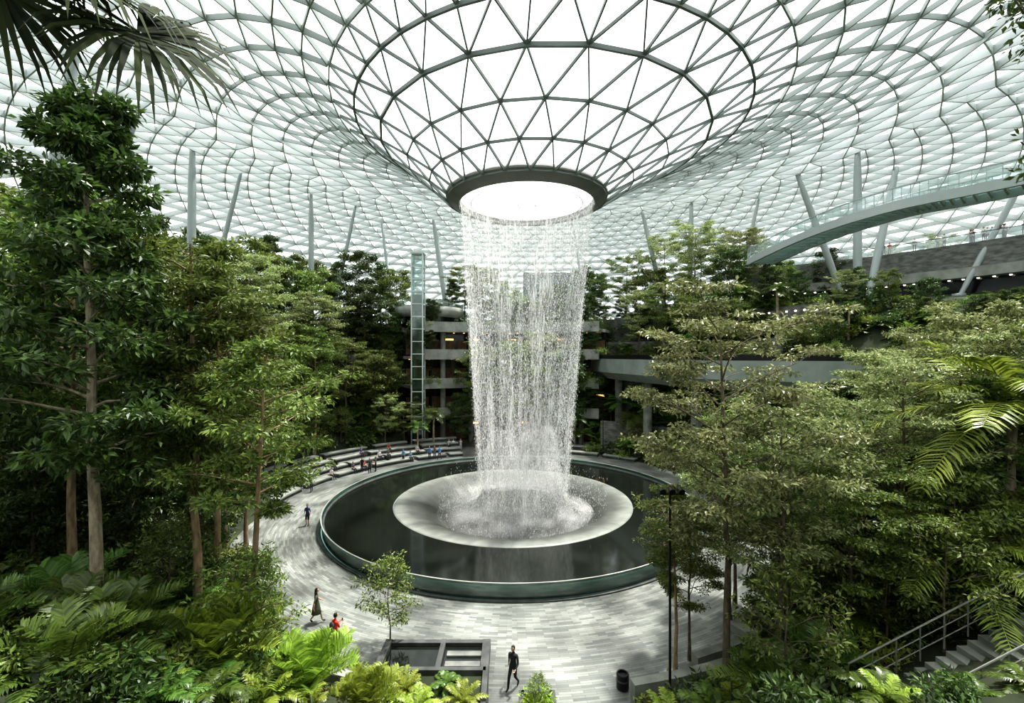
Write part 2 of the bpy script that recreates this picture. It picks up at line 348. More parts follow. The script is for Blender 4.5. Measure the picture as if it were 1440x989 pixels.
oc=bpy.data.objects.new('roof_oculus',None); coll.objects.link(oc)
mb=MB(); lathe(mb,[(6.9,27.7),(7.1,27.55),(7.1,27.25),(6.95,27.05),(6.0,26.6),(5.9,26.7),(5.9,27.5),(6.2,27.8),(6.9,27.7)],c=(OX,CY),seg=96)
mb.obj('ring_beam',[M_ring],False,oc)
mb=MB(); lathe(mb,[(5.85,27.2),(5.2,26.95),(4,26.8),(2,26.75),(.01,26.75)],c=(OX,CY),seg=64,m=0)
for a,b in((.28,.34),(.75,.85),(4.9,4.98)): lathe(mb,[(a,26.7),(b,26.7)],c=(OX,CY),seg=48,m=1)
mb.obj('acrylic_lens',[M_lens,M_steel_l],True,oc)
cols=[((-39,36),(-35,36.5),.5),((-37.7,53.4),(-37.5,53.4),.45),((-30,68),(-30,68),.4),((-11,80),(-14,81),.45),((26,76),(22,77),.4),((28,72),(28.4,72),.4),
((44,60),(37.8,60.5),.4),((41,54),(41,54),.45),((44.5,57),(49,58),.45),((-29,72),(-25,73),.3),((-41,60),(-36,60.5),.3),((-44,46),(-38,46),.35),((-47,40),(-46,40),.3),((-20,78),(-23,80),.25),((14,82),(11,83),.3),((34,70),(38,70),.3),((54,55),(60,52),.35)]
for b,t,rd in cols:
    zt=float(roofz(math.hypot(t[0]-3.5,t[1]-CY)))-.2; z0=H(*b)-.3
    mb=MB(); s=np.linspace(0,1,7); Pp=np.stack([b[0]+(t[0]-b[0])*s,b[1]+(t[1]-b[1])*s,z0+(zt-z0)*s],-1)
    tube(mb,Pp,rd*np.array([.65,.9,1,1,1,.9,.6]),12,0,True)
    box(mb,(b[0],b[1],z0+.3),(1.3*rd*2,1.3*rd*2,.5),0)
    mb.obj('roof_column',[M_col],True)
# ---------------------------------------------------------------- terrace building (back)
tb=bpy.data.objects.new('terrace_building',None); coll.objects.link(tb)
mb=MB()
for z_ in (4.6,9.0,13.3,17.4):
    arcslab(mb,29.0,36.5,-30,26,z_-.45,z_,0); arcslab(mb,28.9,29.2,-30,26,z_-.5,z_+1.0,0)
arcslab(mb,33,33.3,-30,26,0,17.2,1)
for p in range(-28,27,8):
    a=math.radians(p)
    x,y=CX+30.8*math.sin(a),CY+30.8*math.cos(a); tube(mb,[(x,y,0),(x,y,17)],.4,10,0)
rg=RS(3)
for z_ in (4.0,8.4,12.7,16.8):
    for p in np.arange(-29,26,3.1):
        a=math.radians(p+rg.uniform(-.6,.6))
        r_=32.2
        if rg.rand()<.6: box(mb,(CX+r_*math.sin(a),CY+r_*math.cos(a),z_+.1),(.2,.2,.08),2,-a)
for z_ in (0,4.6,9,13.3):
    for p in np.arange(-28,25,3.5):
        a=math.radians(p); 
        if rg.rand()<.2: box(mb,(CX+32.9*math.sin(a),CY+32.9*math.cos(a),z_+2.6),(1.3,.12,.25),2,-a)
        box(mb,(CX+32.9*math.sin(a),CY+32.9*math.cos(a),z_+1.3),(1.5,.1,2.2),3,-a)
mb.obj('floors_and_fronts',[M_conc,M_wind,M_warm,M_wood],False,tb)
mb=MB(); cxx=(-13.5,74)
lathe(mb,[(.01,19.4),(5,19.4),(5.6,19.9),(5.6,20.9),(5.4,20.9),(5.4,20),(0.01,20)],c=cxx,seg=48,m=0)
lathe(mb,[(4.4,17.6),(4.4,19.5)],c=cxx,seg=48,m=1); lathe(mb,[(5.5,20.9),(5.5,21.8)],c=cxx,seg=48,m=2)
mb.obj('round_upper_deck',[M_conc,M_wind,M_clear],True)
ev=bpy.data.objects.new('glass_elevator_tower',None); coll.objects.link(ev)
mb=MB()
for dx in(-.8,.8):
    for dy in(-.8,.8): box(mb,(-13.6+dx,66+dy,14.2),(.16,.16,28),0)
for z_ in np.arange(1,28.4,1.8): 
    for dy in (-.8,.8): box(mb,(-13.6,66+dy,z_),(1.7,.1,.12),0)
    for dx in (-.8,.8): box(mb,(-13.6+dx,66,z_),(.1,1.7,.12),0)
box(mb,(-13.6,66,28.2),(1.9,1.9,.25),0); box(mb,(-13.6,66,21),(1.3,1.3,2.3),1)
for dx in(-.75,.75): box(mb,(-13.6+dx,66,14),(.03,1.5,27.6),2)
box(mb,(-13.6,65.25,14),(1.5,.03,27.6),2)
mb.obj('shaft_and_car',[M_steel_l,M_conc,M_clear],False,ev)
mb=MB(); box(mb,(7,82,23.5),(10,4,9),0); 
for x in np.arange(2.4,12,1.6): box(mb,(x,79.9,23.5),(.12,.2,9),1)
for z_ in (20,22.5,25,27.6): box(mb,(7,79.9,z_),(10.2,.2,.2),1)
mb.obj('glass_pavilion',[mat('grey_blue_glass',(.16,.21,.23),.3),M_steel_m])
# ---------------------------------------------------------------- elevated guideway bridge (right)
def smoothpath(pts,n=60):
    pts=np.array(pts,float); t=np.linspace(0,len(pts)-1,n); out=[]
    for q in t:
        i=min(int(q),len(pts)-2); f=q-i; p0=pts[max(i-1,0)];p1=pts[i];p2=pts[i+1];p3=pts[min(i+2,len(pts)-1)]
        out.append(.5*((2*p1)+(-p0+p2)*f+(2*p0-5*p1+4*p2-p3)*f*f+(-p0+3*p1-3*p2+p3)*f**3))
    return np.array(out)
def sweep(mb,path,sec,m=0,close=True):
    "section in (side,up)"
    path=np.asarray(path,float); T=np.gradient(path,axis=0); T[:,2]=0; T=nrm(T); S=np.cross(T,[0,0,1.])
    sec=np.asarray(sec,float); V=path[:,None]+S[:,None]*sec[None,:,0:1]+np.array([0,0,1.])*sec[None,:,1:2]
    k=len(sec); n=len(path); i=np.arange(n-1)[:,None]*k; j=np.arange(k if close else k-1)[None]; j2=(j+1)%k
    mb.add(V.reshape(-1,3),np.stack([i+j,i+j2,i+k+j2,i+k+j],-1).reshape(-1,4),m)
    if close: mb.add(V[0],[list(range(k))],m); mb.add(V[-1],[list(range(k))],m)
gb=bpy.data.objects.new('elevated_guideway_bridge',None); coll.objects.link(gb)
path=smoothpath([(11,86,12.9),(13,66,12.9),(17,51,12.9),(22.5,43,12.9),(32,39,12.9),(50,38.5,12.9)])
mb=MB()
sweep(mb,path,[(-5,0),(0,0),(0,-1.9),(-1.2,-2.9),(-4,-2.9),(-5,-1.6)],0)
sweep(mb,path,[(-.35,0),(-.1,0),(-.1,.55),(-.35,.55)],1); sweep(mb,path,[(-4.9,0),(-4.65,0),(-4.65,.55),(-4.9,.55)],1)
sweep(mb,path,[(-2,0),(-1.4,0),(-1.4,.25),(-2,.25)],1); sweep(mb,path,[(-3.6,0),(-3,0),(-3,.25),(-3.6,.25)],1)
Tp=nrm(np.gradient(path,axis=0)); Sp=np.cross(Tp,[0,0,1.])
for k in (12,18,26,33,42,52):
    p=path[k]-Sp[k]*2.5; tube(mb,[(p[0],p[1],max(H(p[0],p[1])-.3,0)),(p[0],p[1],10.1)],.55,14,2)
mb.obj('deck_and_piers',[M_fascia,M_black,M_concd],False,gb)
sb=bpy.data.objects.new('glass_canopy_bridge',None); coll.objects.link(sb)
path=smoothpath([(31,57,25.4),(31.2,46.5,25.9),(32.5,39,26),(35.5,34.5,26),(42,27,26.1),(54,18,26.2)],50)
mb=MB(); sweep(mb,path,[(-1.5,0),(1.5,0),(1.5,-.12),(-1.5,-.12)],1)
for s in(-1.5,1.5):
    sweep(mb,path,[(s-.14,.05),(s+.14,.05),(s+.14,-.7),(s-.14,-.7)],0)
    sweep(mb,path,[(s-.02,.1),(s-.02,1.15)],2,False); sweep(mb,path,[(s-.05,1.15),(s+.05,1.15),(s+.05,1.22),(s-.05,1.22)],0)
T=nrm(np.gradient(path,axis=0)); S=np.cross(T,[0,0,1.])
beams(mb,path-S*1.5-[0,0,.1],path+S*1.5-[0,0,.1],.14,.4,0)
for s in(-1.5,1.5): 
    for p in (path+S*s): tube(mb,[p,p+[0,0,1.2]],.03,4,0)
mb.obj('bridge_structure',[M_col,M_clear,M_clear],False,sb)
path=smoothpath([(36,72,27),(43,68,27),(49,63,27),(53,58,27),(57.5,51,27),(61,43,27),(63,30,27)],40)
path0=path
mb=MB(); sweep(mb,path,[(0,0),(-14,0),(-14,-3),(0,-3)],0); sweep(mb,path,[(.5,-3),(-10,-3),(-10,-4.2),(.5,-4.2)],1); sweep(mb,path,[(-1.5,-4.2),(-8,-4.2),(-8,-9),(-1.5,-9)],2)
sweep(mb,path,[(-.1,0),(-.1,1.05)],3,False); sweep(mb,path,[(-.15,1.05),(-.05,1.05),(-.05,1.12),(-.15,1.12)],4)
S=np.cross(nrm(np.gradient(path,axis=0)),[0,0,1.])
for p,s in zip(path,S): q=p-s*1.0; box(mb,(q[0],q[1],22.75),(.18,.18,.1),5)
mb.obj('stone_viewing_terrace',[M_swall,M_conc,M_wind,M_clear,M_rail,M_white])
mb=MB()
for r_,z0,z1,p0,p1 in((31,5,11.5,30,66),(34.5,10,15.5,26,70),(38.5,14,19.6,26,74),(26.5,0,4.2,28,60)): arcslab(mb,r_,r_+.6,p0,p1,z0,z1,0)
arcslab(mb,36.4,42,22,40,14,19.2,1)
for p in np.arange(32,74,1.7):
    a=math.radians(p); box(mb,(CX+38.2*math.sin(a),CY+38.2*math.cos(a),18.9),(.16,.16,.16),2)
mb.obj('planted_retaining_wall',[M_swall,M_dwall,M_white])
mb=MB()
for r_,z0,z1,p0,p1 in((34,6,13.5,-62,-31),(38,12,17.2,-70,-31)): arcslab(mb,r_,r_+.5,p0,p1,z0,z1,0)
mb.obj('planted_retaining_wall',[M_dwall])
# ---------------------------------------------------------------- stone seating
mb=MB(); rg=RS(5)
for tier,(r_,h_) in enumerate(((21.0,.42),(22.5,.85),(24.0,1.28),(25.6,1.7))):
    p=-88+tier*3
    while p<-20:
        dp=rg.uniform(8,16)
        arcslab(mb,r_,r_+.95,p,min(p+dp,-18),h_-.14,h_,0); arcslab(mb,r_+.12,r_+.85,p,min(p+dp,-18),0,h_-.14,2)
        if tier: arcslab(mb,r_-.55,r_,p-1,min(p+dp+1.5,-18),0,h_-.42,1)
        p+=dp+rg.uniform(.8,2.5)
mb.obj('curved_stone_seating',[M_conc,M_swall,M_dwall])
mb=MB()
for r_,h_ in((22.4,.45),(24.,.9)):
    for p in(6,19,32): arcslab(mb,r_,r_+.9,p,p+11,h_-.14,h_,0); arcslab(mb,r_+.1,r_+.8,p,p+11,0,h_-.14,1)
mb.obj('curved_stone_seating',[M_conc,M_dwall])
mb=MB(); arcslab(mb,22.3,22.7,-140,-100,0,.7,0); arcslab(mb,23.2,23.6,-168,-142,0,.8,0); mb.obj('planter_kerb',[M_concd])
mb=MB(); arcslab(mb,22.4,22.8,128,160,0,.7,0); arcslab(mb,23.6,24,140,169,0,1.1,0); arcslab(mb,20.9,22.3,140,150,0,.35,0); mb.obj('planter_kerb',[M_concd])
mb=MB()
box(mb,(-3.4,19.0,.12),(4.4,3.2,.24),1)
for x,w_ in((-5.6,.3),(-3.1,.22),(-1.15,.35)): box(mb,(x,19,.22),(w_,3.6,.44),0)
box(mb,(-3.4,20.7,.2),(4.7,.25,.4),0)
for k in range(4): box(mb,(-2.1,17.9+k*.7,.22),(1.5,.32,.30-.04*k),2)
mb.obj('stone_water_channel',[M_dwall,M_pool,M_swall])
mb=MB()
for x0,x1,y0,y1,zt in((-5.7,-1.0,14.9,17.3,1.5),(.35,1.5,15.9,16.9,.9)):
    xc,yc=(x0+x1)/2,(y0+y1)/2
    box(mb,(xc,y0,zt/2),(x1-x0,.2,zt),0); box(mb,(xc,y1,zt/2),(x1-x0,.2,zt),0)
    box(mb,(x0,yc,zt/2),(.2,y1-y0+.2,zt),0); box(mb,(x1,yc,zt/2),(.2,y1-y0+.2,zt),0); box(mb,(xc,yc,zt/2-.1),(x1-x0-.1,y1-y0-.1,zt-.2),1)
mb.obj('raised_stone_planter',[M_dwall,M_soil])
mb=MB(); lathe(mb,[(.01,.02),(.22,.02),(.25,.06),(.25,.60),(.23,.63),(.18,.63),(.18,.55),(.01,.55)],c=(4.45,18.3),seg=24); lathe(mb,[(.255,.35),(.262,.38),(.255,.42)],c=(4.45,18.3),seg=24,m=1)
mb.obj('litter_bin',[M_black,M_rail])
def lamp(x,y,h):
    z0=max(H(x,y),0)-.05; mb=MB(); tube(mb,[(0,0,0),(0,0,.8),(0,0,.85),(0,0,h)],[.09,.09,.05,.04],10,0,True)
    box(mb,(0,0,.04),(.35,.35,.08),0)
    tube(mb,[(-.35,0,h-.3),(.35,0,h-.3)],.03,6,0)
    for s in(-.35,.35,0):
        tube(mb,[(s,0,h-.3),(s,-.1,h-.1),(s,-.28,h-.16)],[.05,.10,.12],10,0,True)
    o=mb.obj('plaza_lamp_post',[M_black]); o.location=(x,y,z0)
lamp(5.9,17,8.4); lamp(-24,44,6); lamp(12,60,7)
def rail(mb,P,h=1.0,n=8):
    P=np.array(P,float); 
    for hh in(h,h*.66,h*.33): tube(mb,P+[0,0,hh],.028 if hh==h else .016,6,0)
    for a,b in zip(P[:-1],P[1:]):
        for t in np.linspace(0,1,n): q=a+(b-a)*t; tube(mb,[q,q+[0,0,h]],.022,5,0)
mb=MB(); n=18
for k in range(n): box(mb,(10.4+k*.32,12.9,2.9+k*.165+(-.3)),(.34,1.7,.17*1+.6),1)
rail(mb,[(10.2,12.0,3.0),(16.0,12.0,6.0)],1.05,9); rail(mb,[(10.2,13.8,3.0),(16.0,13.8,6.0)],1.05,9)
mb.obj('garden_staircase',[mat('stair_rail_steel',(.28,.28,.26),.4,.5),M_concd])
mb=MB(); pts=[(x,y,H(x,y)+.05) for x,y in((-13.5,15.6),(-11.2,14.8),(-9.3,14.9),(-7.6,16.0),(-6.6,17.2))]; rail(mb,pts,1.0,4); mb.obj('walkway_railing',[M_rail])
mb=MB(); pts=[(x,y,H(x,y)+.05) for x,y in((7.0,14.5),(9.5,16.2),(12.2,17.5),(16,18.5))]; rail(mb,pts,1.0,4); mb.obj('walkway_railing',[M_rail])
# ---------------------------------------------------------------- plants
def leaves(mb,C,npc,rad,flat,L,W,m,rng,up=.6):
    C=np.asarray(C); n=len(C)*npc; B=np.repeat(C,npc,0)
    d=nrm(rng.normal(size=(n,3))); o=d*(rng.rand(n,1)**.45)*rad*np.array([1,1,flat]); p=B+o
    d=nrm(nrm(o)+rng.normal(size=(n,3))*.5+[0,0,-.25]); N=nrm(rng.normal(size=(n,3))*.55+[0,0,up])
    s=nrm(np.cross(d,N)); N=np.cross(s,d); sz=rng.uniform(.6,1.25,(n,1))
    mid=p+d*L*.45*sz
    V=np.stack([p,mid+s*W/2*sz+N*W*.18,p+d*L*sz-N*W*.1,mid-s*W/2*sz+N*W*.18],1)
    mb.add(V.reshape(-1,3),np.arange(n*4).reshape(-1,4),m)
def treemesh(name,seed,Ht,c0,R,shape,nb,sub,npc,rad,flat,L,W,bark,leaf,wob=.13,rise=.35,tr=.0115,up=.8):
    rng=RS(seed); mb=MB(); t=np.linspace(0,1,9)
    wx_=np.cumsum(rng.normal(0,wob,9))*.5; wy_=np.cumsum(rng.normal(0,wob,9))*.5; wx_-=wx_[0];wy_-=wy_[0]
    P=np.stack([wx_,wy_,t*Ht],-1); R0=Ht*tr*(1-t*.82); R0[0]*=1.35
    tube(mb,P,R0,9,0); C=[]
    for b in range(nb):
        f=(b+rng.rand()*.6)/nb; tt=c0+(1-c0)*f*.98; a=b*2.4+rng.uniform(-.4,.4)
        base=np.array([np.interp(tt,t,P[:,q]) for q in range(3)])
        if shape=='cone': ln=R*(1-f)**.7*(.55+.45*min(1,f*6))+.35
        elif shape=='umb': ln=R*(.45+.55*math.sin(math.pi*min(1,.15+f*.75)))
        else: ln=R*(.25+.9*math.sin(math.pi*(.12+.82*f)))
        ln*=rng.uniform(.6,1.2); d=np.array([math.cos(a),math.sin(a),0])
        s=np.linspace(0,1,5)[:,None]; rs=rise*(1.1-.3*f)+f*.25
        br=base+d*ln*s+np.array([0,0,1])*ln*(rs*s-.12*s*s)+rng.normal(0,.04*ln,(5,3))*s
        tube(mb,br,np.linspace(Ht*tr*.3,.012,5)*(1-.4*f),4,0)
        C.append(br[-1])
        for k in range(sub):
            u=rng.uniform(.3,.98); bp=np.array([np.interp(u,s[:,0],br[:,q]) for q in range(3)])
            a2=a+rng.choice([-1,1])*rng.uniform(.4,1.3); l2=ln*rng.uniform(.2,.5)*(1.15-u*.4)
            e=bp+np.array([math.cos(a2)*l2,math.sin(a2)*l2,l2*rng.uniform(.0,.35)])
            tube(mb,[bp,(bp+e)/2+[0,0,.04],e],[.018,.012,.006],3,0); C.append(e)
            if rng.rand()<.45: C.append((bp+e)/2+rng.normal(0,.1,3))
    C.append(P[-1]); leaves(mb,C,npc,rad,flat,L,W,1,rng,up)
    return mb.mesh(name,[bark,leaf])
TM={}
TM['tall']=treemesh('tall_tree_a',11,17.6,.30,2.9,'cone',44,6,46,.5,.55,.30,.13,M_bark,L_dark)
TM['tall2']=treemesh('tall_tree_b',12,15.5,.46,2.5,'oval',28,6,42,.5,.45,.27,.11,M_barko,L_mid)
TM['slim']=treemesh('slim_tree',13,12.5,.50,2.0,'oval',24,6,40,.42,.4,.22,.09,M_barko,L_mid)
TM['layer']=treemesh('layered_tree_a',14,13,.38,3.6,'umb',26,9,60,.48,.20,.18,.085,M_barkd,L_pale,rise=.5,up=1.1)
TM['layer2']=treemesh('layered_tree_b',15,11,.40,3.2,'umb',23,8,55,.48,.20,.18,.085,M_barkd,L_mid,rise=.45,up=1.1)
TM['layer3']=treemesh('layered_tree_c',16,12,.38,3.0,'oval',25,8,52,.46,.24,.19,.09,M_barkd,L_pale,rise=.55,up=1.1)
TM['round']=treemesh('round_tree',17,9,.3,2.8,'oval',24,6,38,.6,.5,.30,.14,M_barkd,L_mid)
TM['round2']=treemesh('round_tree_b',18,10,.25,2.4,'oval',26,6,38,.55,.5,.30,.13,M_barkd,L_dark)
TM['fir']=treemesh('conical_tree',19,10,.12,2.0,'cone',36,5,32,.4,.4,.25,.10,M_barkd,L_dark)
TM['sap']=treemesh('sapling',20,4.0,.22,1.15,'oval',22,4,14,.26,.7,.17,.07,M_barkd,L_mid,wob=.06,rise=.6,tr=.01)
def frond(mb,o,az,el,Ln,droop,n,ll,lw,m,rng,v=.25,stem=.02,ms=0,bare=.08):
    t=np.linspace(0,1,9)[:,None]; d=np.array([math.cos(az),math.sin(az),0]); up=np.array([0,0,1.])
    f=lambda t:o+d*Ln*t*math.cos(el)+up*(Ln*math.sin(el)*t-droop*Ln*t*t)
    tube(mb,f(t),np.linspace(stem,stem*.25,9),3,ms)
    tt=np.linspace(bare,1,n)[:,None]; p=f(tt); T=nrm(d*math.cos(el)+up*(math.sin(el)-2*droop*tt)); S=nrm(np.cross(T,up)); N=np.cross(S,T)
    for s in(-1,1):
        lj=ll*np.sin(np.pi*(.12+.80*tt))**.6*rng.uniform(.85,1.1,(n,1))
        dd=nrm(S*s*.8+T*.55+N*v+rng.normal(0,.07,(n,3))); wv=nrm(np.cross(dd,N))*lw/2
        mid=p+dd*lj*.5; tip=p+dd*lj-up*lj*.22
        V=np.stack([p-wv*.5,p+wv*.5,mid+wv,mid-wv,tip],1); b=np.arange(n)[:,None]*5
        mb.add(V.reshape(-1,3),np.concatenate([b+np.array([[0,1,2,3]])]),m); 
        mb.f.append((np.concatenate([b+np.array([[3,2,4]])])+mb.n-len(V)*5,m))
def rosette(name,seed,nf,Ln,el0,el1,droop,n,ll,lw,leaf,trunk=0,bark=M_barkd,v=.25,stem=.02):
    rng=RS(seed); mb=MB()
    if trunk: tube(mb,[(0,0,-.2),(.03,0,trunk*.5),(0,.04,trunk)],[trunk*.03+.06,trunk*.02+.05,trunk*.018+.05],8,0)
    for k in range(nf):
        f=k/nf; frond(mb,np.array([0,0,trunk]),k*2.4+rng.uniform(-.2,.2),el0+(el1-el0)*f,Ln*rng.uniform(.8,1.1),droop*rng.uniform(.7,1.2),n,ll,lw,1,rng,v,stem,1)
    return mb.mesh(name,[bark,leaf])
TM['cycad']=rosette('cycad',31,24,1.9,.55,1.4,.26,30,.62,.06,L_lime,.55,v=.6,stem=.03)
TM['cycadd']=rosette('cycad_dark',32,22,2.0,.3,1.2,.4,26,.6,.06,L_palm,.4,v=.5,stem=.03)
TM['fern']=rosette('tree_fern_low',33,18,1.3,.3,1.2,.5,22,.26,.05,L_lime,.1,v=.05,stem=.012)
TM['fernd']=rosette('fern_dark',34,18,1.3,.2,1.1,.5,20,.3,.06,L_palm,.1,v=.05,stem=.012)
TM['palm']=rosette('palm',35,20,2.8,.0,1.25,.55,34,.75,.05,L_palm,5.5,M_bark,.1,.03)
TM['palml']=rosette('palm_light',36,22,3.4,.1,1.3,.5,38,.85,.06,L_lime,3,M_bark,.1,.035)
TM['treefern']=rosette('tree_fern',37,22,2.2,.1,.9,.35,30,.5,.07,L_palm,2.4,M_barkd,.05,.025)
def shrub(name,seed,leaf,L,W,nc=26,npc=26,R=.9,h=1.0):
    rng=RS(seed); mb=MB(); C=[]
    for k in range(nc):
        a=rng.uniform(0,6.28); r=R*rng.rand()**.6; z=h*rng.uniform(.25,1)*(1-.35*r/R); e=np.array([r*math.cos(a),r*math.sin(a),z]); C.append(e)
        tube(mb,[(0,0,-.1),e*.5+[0,0,.1],e],[.02,.012,.006],3,0)
    leaves(mb,C,npc,.32,.7,L,W,1,rng,.5); return mb.mesh(name,[M_barkd,leaf])
TM['shrub']=shrub('shrub_a',41,L_mid,.2,.09); TM['shrubd']=shrub('shrub_b',42,L_dark,.22,.10); TM['shrubl']=shrub('shrub_c',43,L_lime,.22,.07,20,22,.7,.9); TM['shrubb']=shrub('shrub_d',44,L_bronze,.25,.10,16,20,.7,.8)
TM['shrubr']=shrub('shrub_e',45,leafmat('leaf_red',(.16,.02,.015),(.42,.07,.04),.45),.16,.08,10,16,.5,.7)
NM={'tall':'tall_rainforest_tree','tall2':'tall_rainforest_tree','slim':'slender_rainforest_tree','layer':'layered_canopy_tree','layer2':'layered_canopy_tree','layer3':'layered_canopy_tree','round':'broadleaf_tree','round2':'broadleaf_tree','fir':'conical_tree','sap':'sapling','cycad':'cycad_plant','cycadd':'cycad_plant','fern':'fern_plant','fernd':'fern_plant','palm':'palm_tree','palml':'palm_tree','treefern':'tree_fern','shrub':'leafy_shrub','shrubl':'leafy_shrub','shrubd':'leafy_shrub','shrubb':'bronze_shrub','shrubr':'red_leaved_shrub'}
rgp=RS(99)
def put(k,x,y,s=1.,rot=None,z=None,sz=None):
    o=bpy.data.objects.new(NM[k],TM[k]); coll.objects.link(o)
    o.location=(x,y,(max(H(x,y),0)-.08) if z is None else z); o.rotation_euler=(0,0,rgp.uniform(0,6.28) if rot is None else rot)
    o.scale=(s,s,sz or s*rgp.uniform(.94,1.06)); return o
# left foreground
put('tall',-12.7,14,.95,0,sz=.97); put('tall2',-11.7,17,1,1,sz=1); put('tall2',-11.9,18.3,.9,3); put('slim',-8.5,15,.95,0,sz=.92)
put('tall2',-16.5,17,.95); put('tall',-21.5,22,1.0); put('tall2',-20,25,.95); put('round2',-17,20,.9); put('tall',-27,28,1.0)
put('slim',-17.5,28,1.05);put('tall2',-23,32,1.0);put('round',-21.5,30,1.0);put('layer2',-25,37,1.1);put('tall',-31,35,1.05);put('tall2',-28,40,1.15)
put('round2',-16.5,23.5,.65);put('round2',-18.5,17.5,.7);put('round',-23,26,1.);put('round2',-20.5,28,.9)
put('slim',-14.3,24.2,.95);put('round',-13.6,21.6,.45);put('slim',-17.8,30.5,.9);put('layer2',-19.8,31.5,.8);put('round2',-10.8,19.4,.32);put('round',-9.8,17.6,.3)
put('layer3',-26,42,1.0);put('layer',-27,47,1.1);put('round',-25.3,50,1.15);put('slim',-23.5,54,1.2);put('layer2',-21.5,59,1.2);put('layer3',-25,58,1.2)
put('round',-19.2,62.5,1.1);put('slim',-17.4,64,.85);put('layer2',-14.8,62.5,.62);put('layer3',-17,60.8,.6);put('palm',-11.0,63.8,.9);put('palm',-12.8,61.8,.7);put('round',-27,54,1.3);put('layer',-29,50,1.3);put('tall2',-30,45,1.2);put('round2',-7.4,65.6,.75);put('layer3',-24,46,.7);put('layer2',-23.5,51.5,.7)
put('sap',-5.6,20.9,1.0,0,z=0);put('sap',-17.5,25.5,1.2);put('sap',-12.6,22.4,.9)
for k,x,y,s in (('layer2',-2.5,67,1.35),('round',1,67,1.7),('layer3',4.5,67,1.35),('round2',7.5,67,1.4),('slim',-4.9,67.2,1.2),('tall2',2.6,68,1.0),('palm',9,65,.8),('shrub',11,62,1.5),('shrubd',13,61,1.6),('treefern',10,64.5,1.),('shrubl',14.5,59,1.4),('treefern',15,58,.9),('palm',16,61,.8)): put(k,x,y,s,z=0)
for k,x,y,s in (('round',-33,58,1.5),('fir',-35,52,1.5),('fir',-30,60,1.3),('round2',-38,47,1.4),('layer3',-33,42,1.35),('fir',-40,40,1.6),('round',-37,33,1.5),('tall',-36,27,.9),('tall2',-30,22,1.1),
 ('fir',-26,66,1.15),('round2',-22,68,1.1),('round',-28,64,1.2),('fir',-18,70,1.),('round',-18.5,73,1.),('fir',-10,76.5,.9),('round2',-24,72,1.2),('layer2',-8,77,1.),('round',-32,70,1.2),('fir',-22,76,1.1),('fir',-34,64,1.3),('round2',-40,58,1.3),('fir',-29,75,1.),('round',-5,77,1.1),('round',-1,76,1.1),('layer2',3,75,1.1),('round2',7,75.5,.9),
 ('layer',27,67,1.1),('round',22,72,1.1),('layer2',19,76,1.0),('round2',30,63,1.1),('layer3',25,74,1.1),('fir',34,60,.9),('round',14,77,1.),('layer',33,66,.95),('layer2',30,72,1.1),('round',37,62,.7),('layer3',36,70,1.0),('palm',27.5,61.5,1.1),('palm',30,60,1.1),('palm',33.5,57.5,1.0),
 ('round2',12,75,1.),('layer2',22,66,1.0),('layer3',19,68.5,.9),('round',24.5,62.5,.9),('layer3',38,52,.5),('round',33,52,.5),('layer2',27,57,.8),('palm',25,56,1.),('palm',23,60,.9),('round',43,52,.45),('round2',42,46,.45),('palm',37,50,.6),
 ('round2',46,66,.8),('layer',62,66,.6),('round2',66,62,.6),('round',72,58,.7),('layer3',56,68,.6),('round2',20,63,.8),('treefern',16,66,1.5),('treefern',19,60,1.3),('treefern',12,69,1.4)):
    put(k,x,y,s)
# right foreground
put('layer',8.0,17,1.0,.5,sz=1.06); put('layer3',9.7,16.5,.85,1); put('layer2',7.8,20,.58,2); put('slim',6.9,19.2,.6,2); put('layer',15.3,18,.78,2); put('layer3',14,23,.8); put('layer2',12,20.5,.9); put('layer',17,22,.74)
put('layer3',20.5,20,.9); put('tall2',20,15.5,.75); put('round2',18.5,16,.8); put('layer2',24,25,.85); put('layer',26,30,.72); put('round',23,30,.85);put('layer3',18.5,27,.75);put('round2',28,24,.9);put('round',30,28,.85);put('round',15.5,15.8,.6);put('layer2',12,16.2,.7)
put('palml',15.6,15.8,.95);put('palml',19,19,1.3);put('layer',29,35,.6);put('round2',33,32,.75);put('layer2',12,24.5,.8);put('round2',10.8,18.8,.4);put('round2',13.5,19,.5);put('round2',17,20,.7);put('layer3',22,22,.85);put('palml',18.2,16.6,1.35,z=7.0);put('layer3',10.8,22.5,.7)
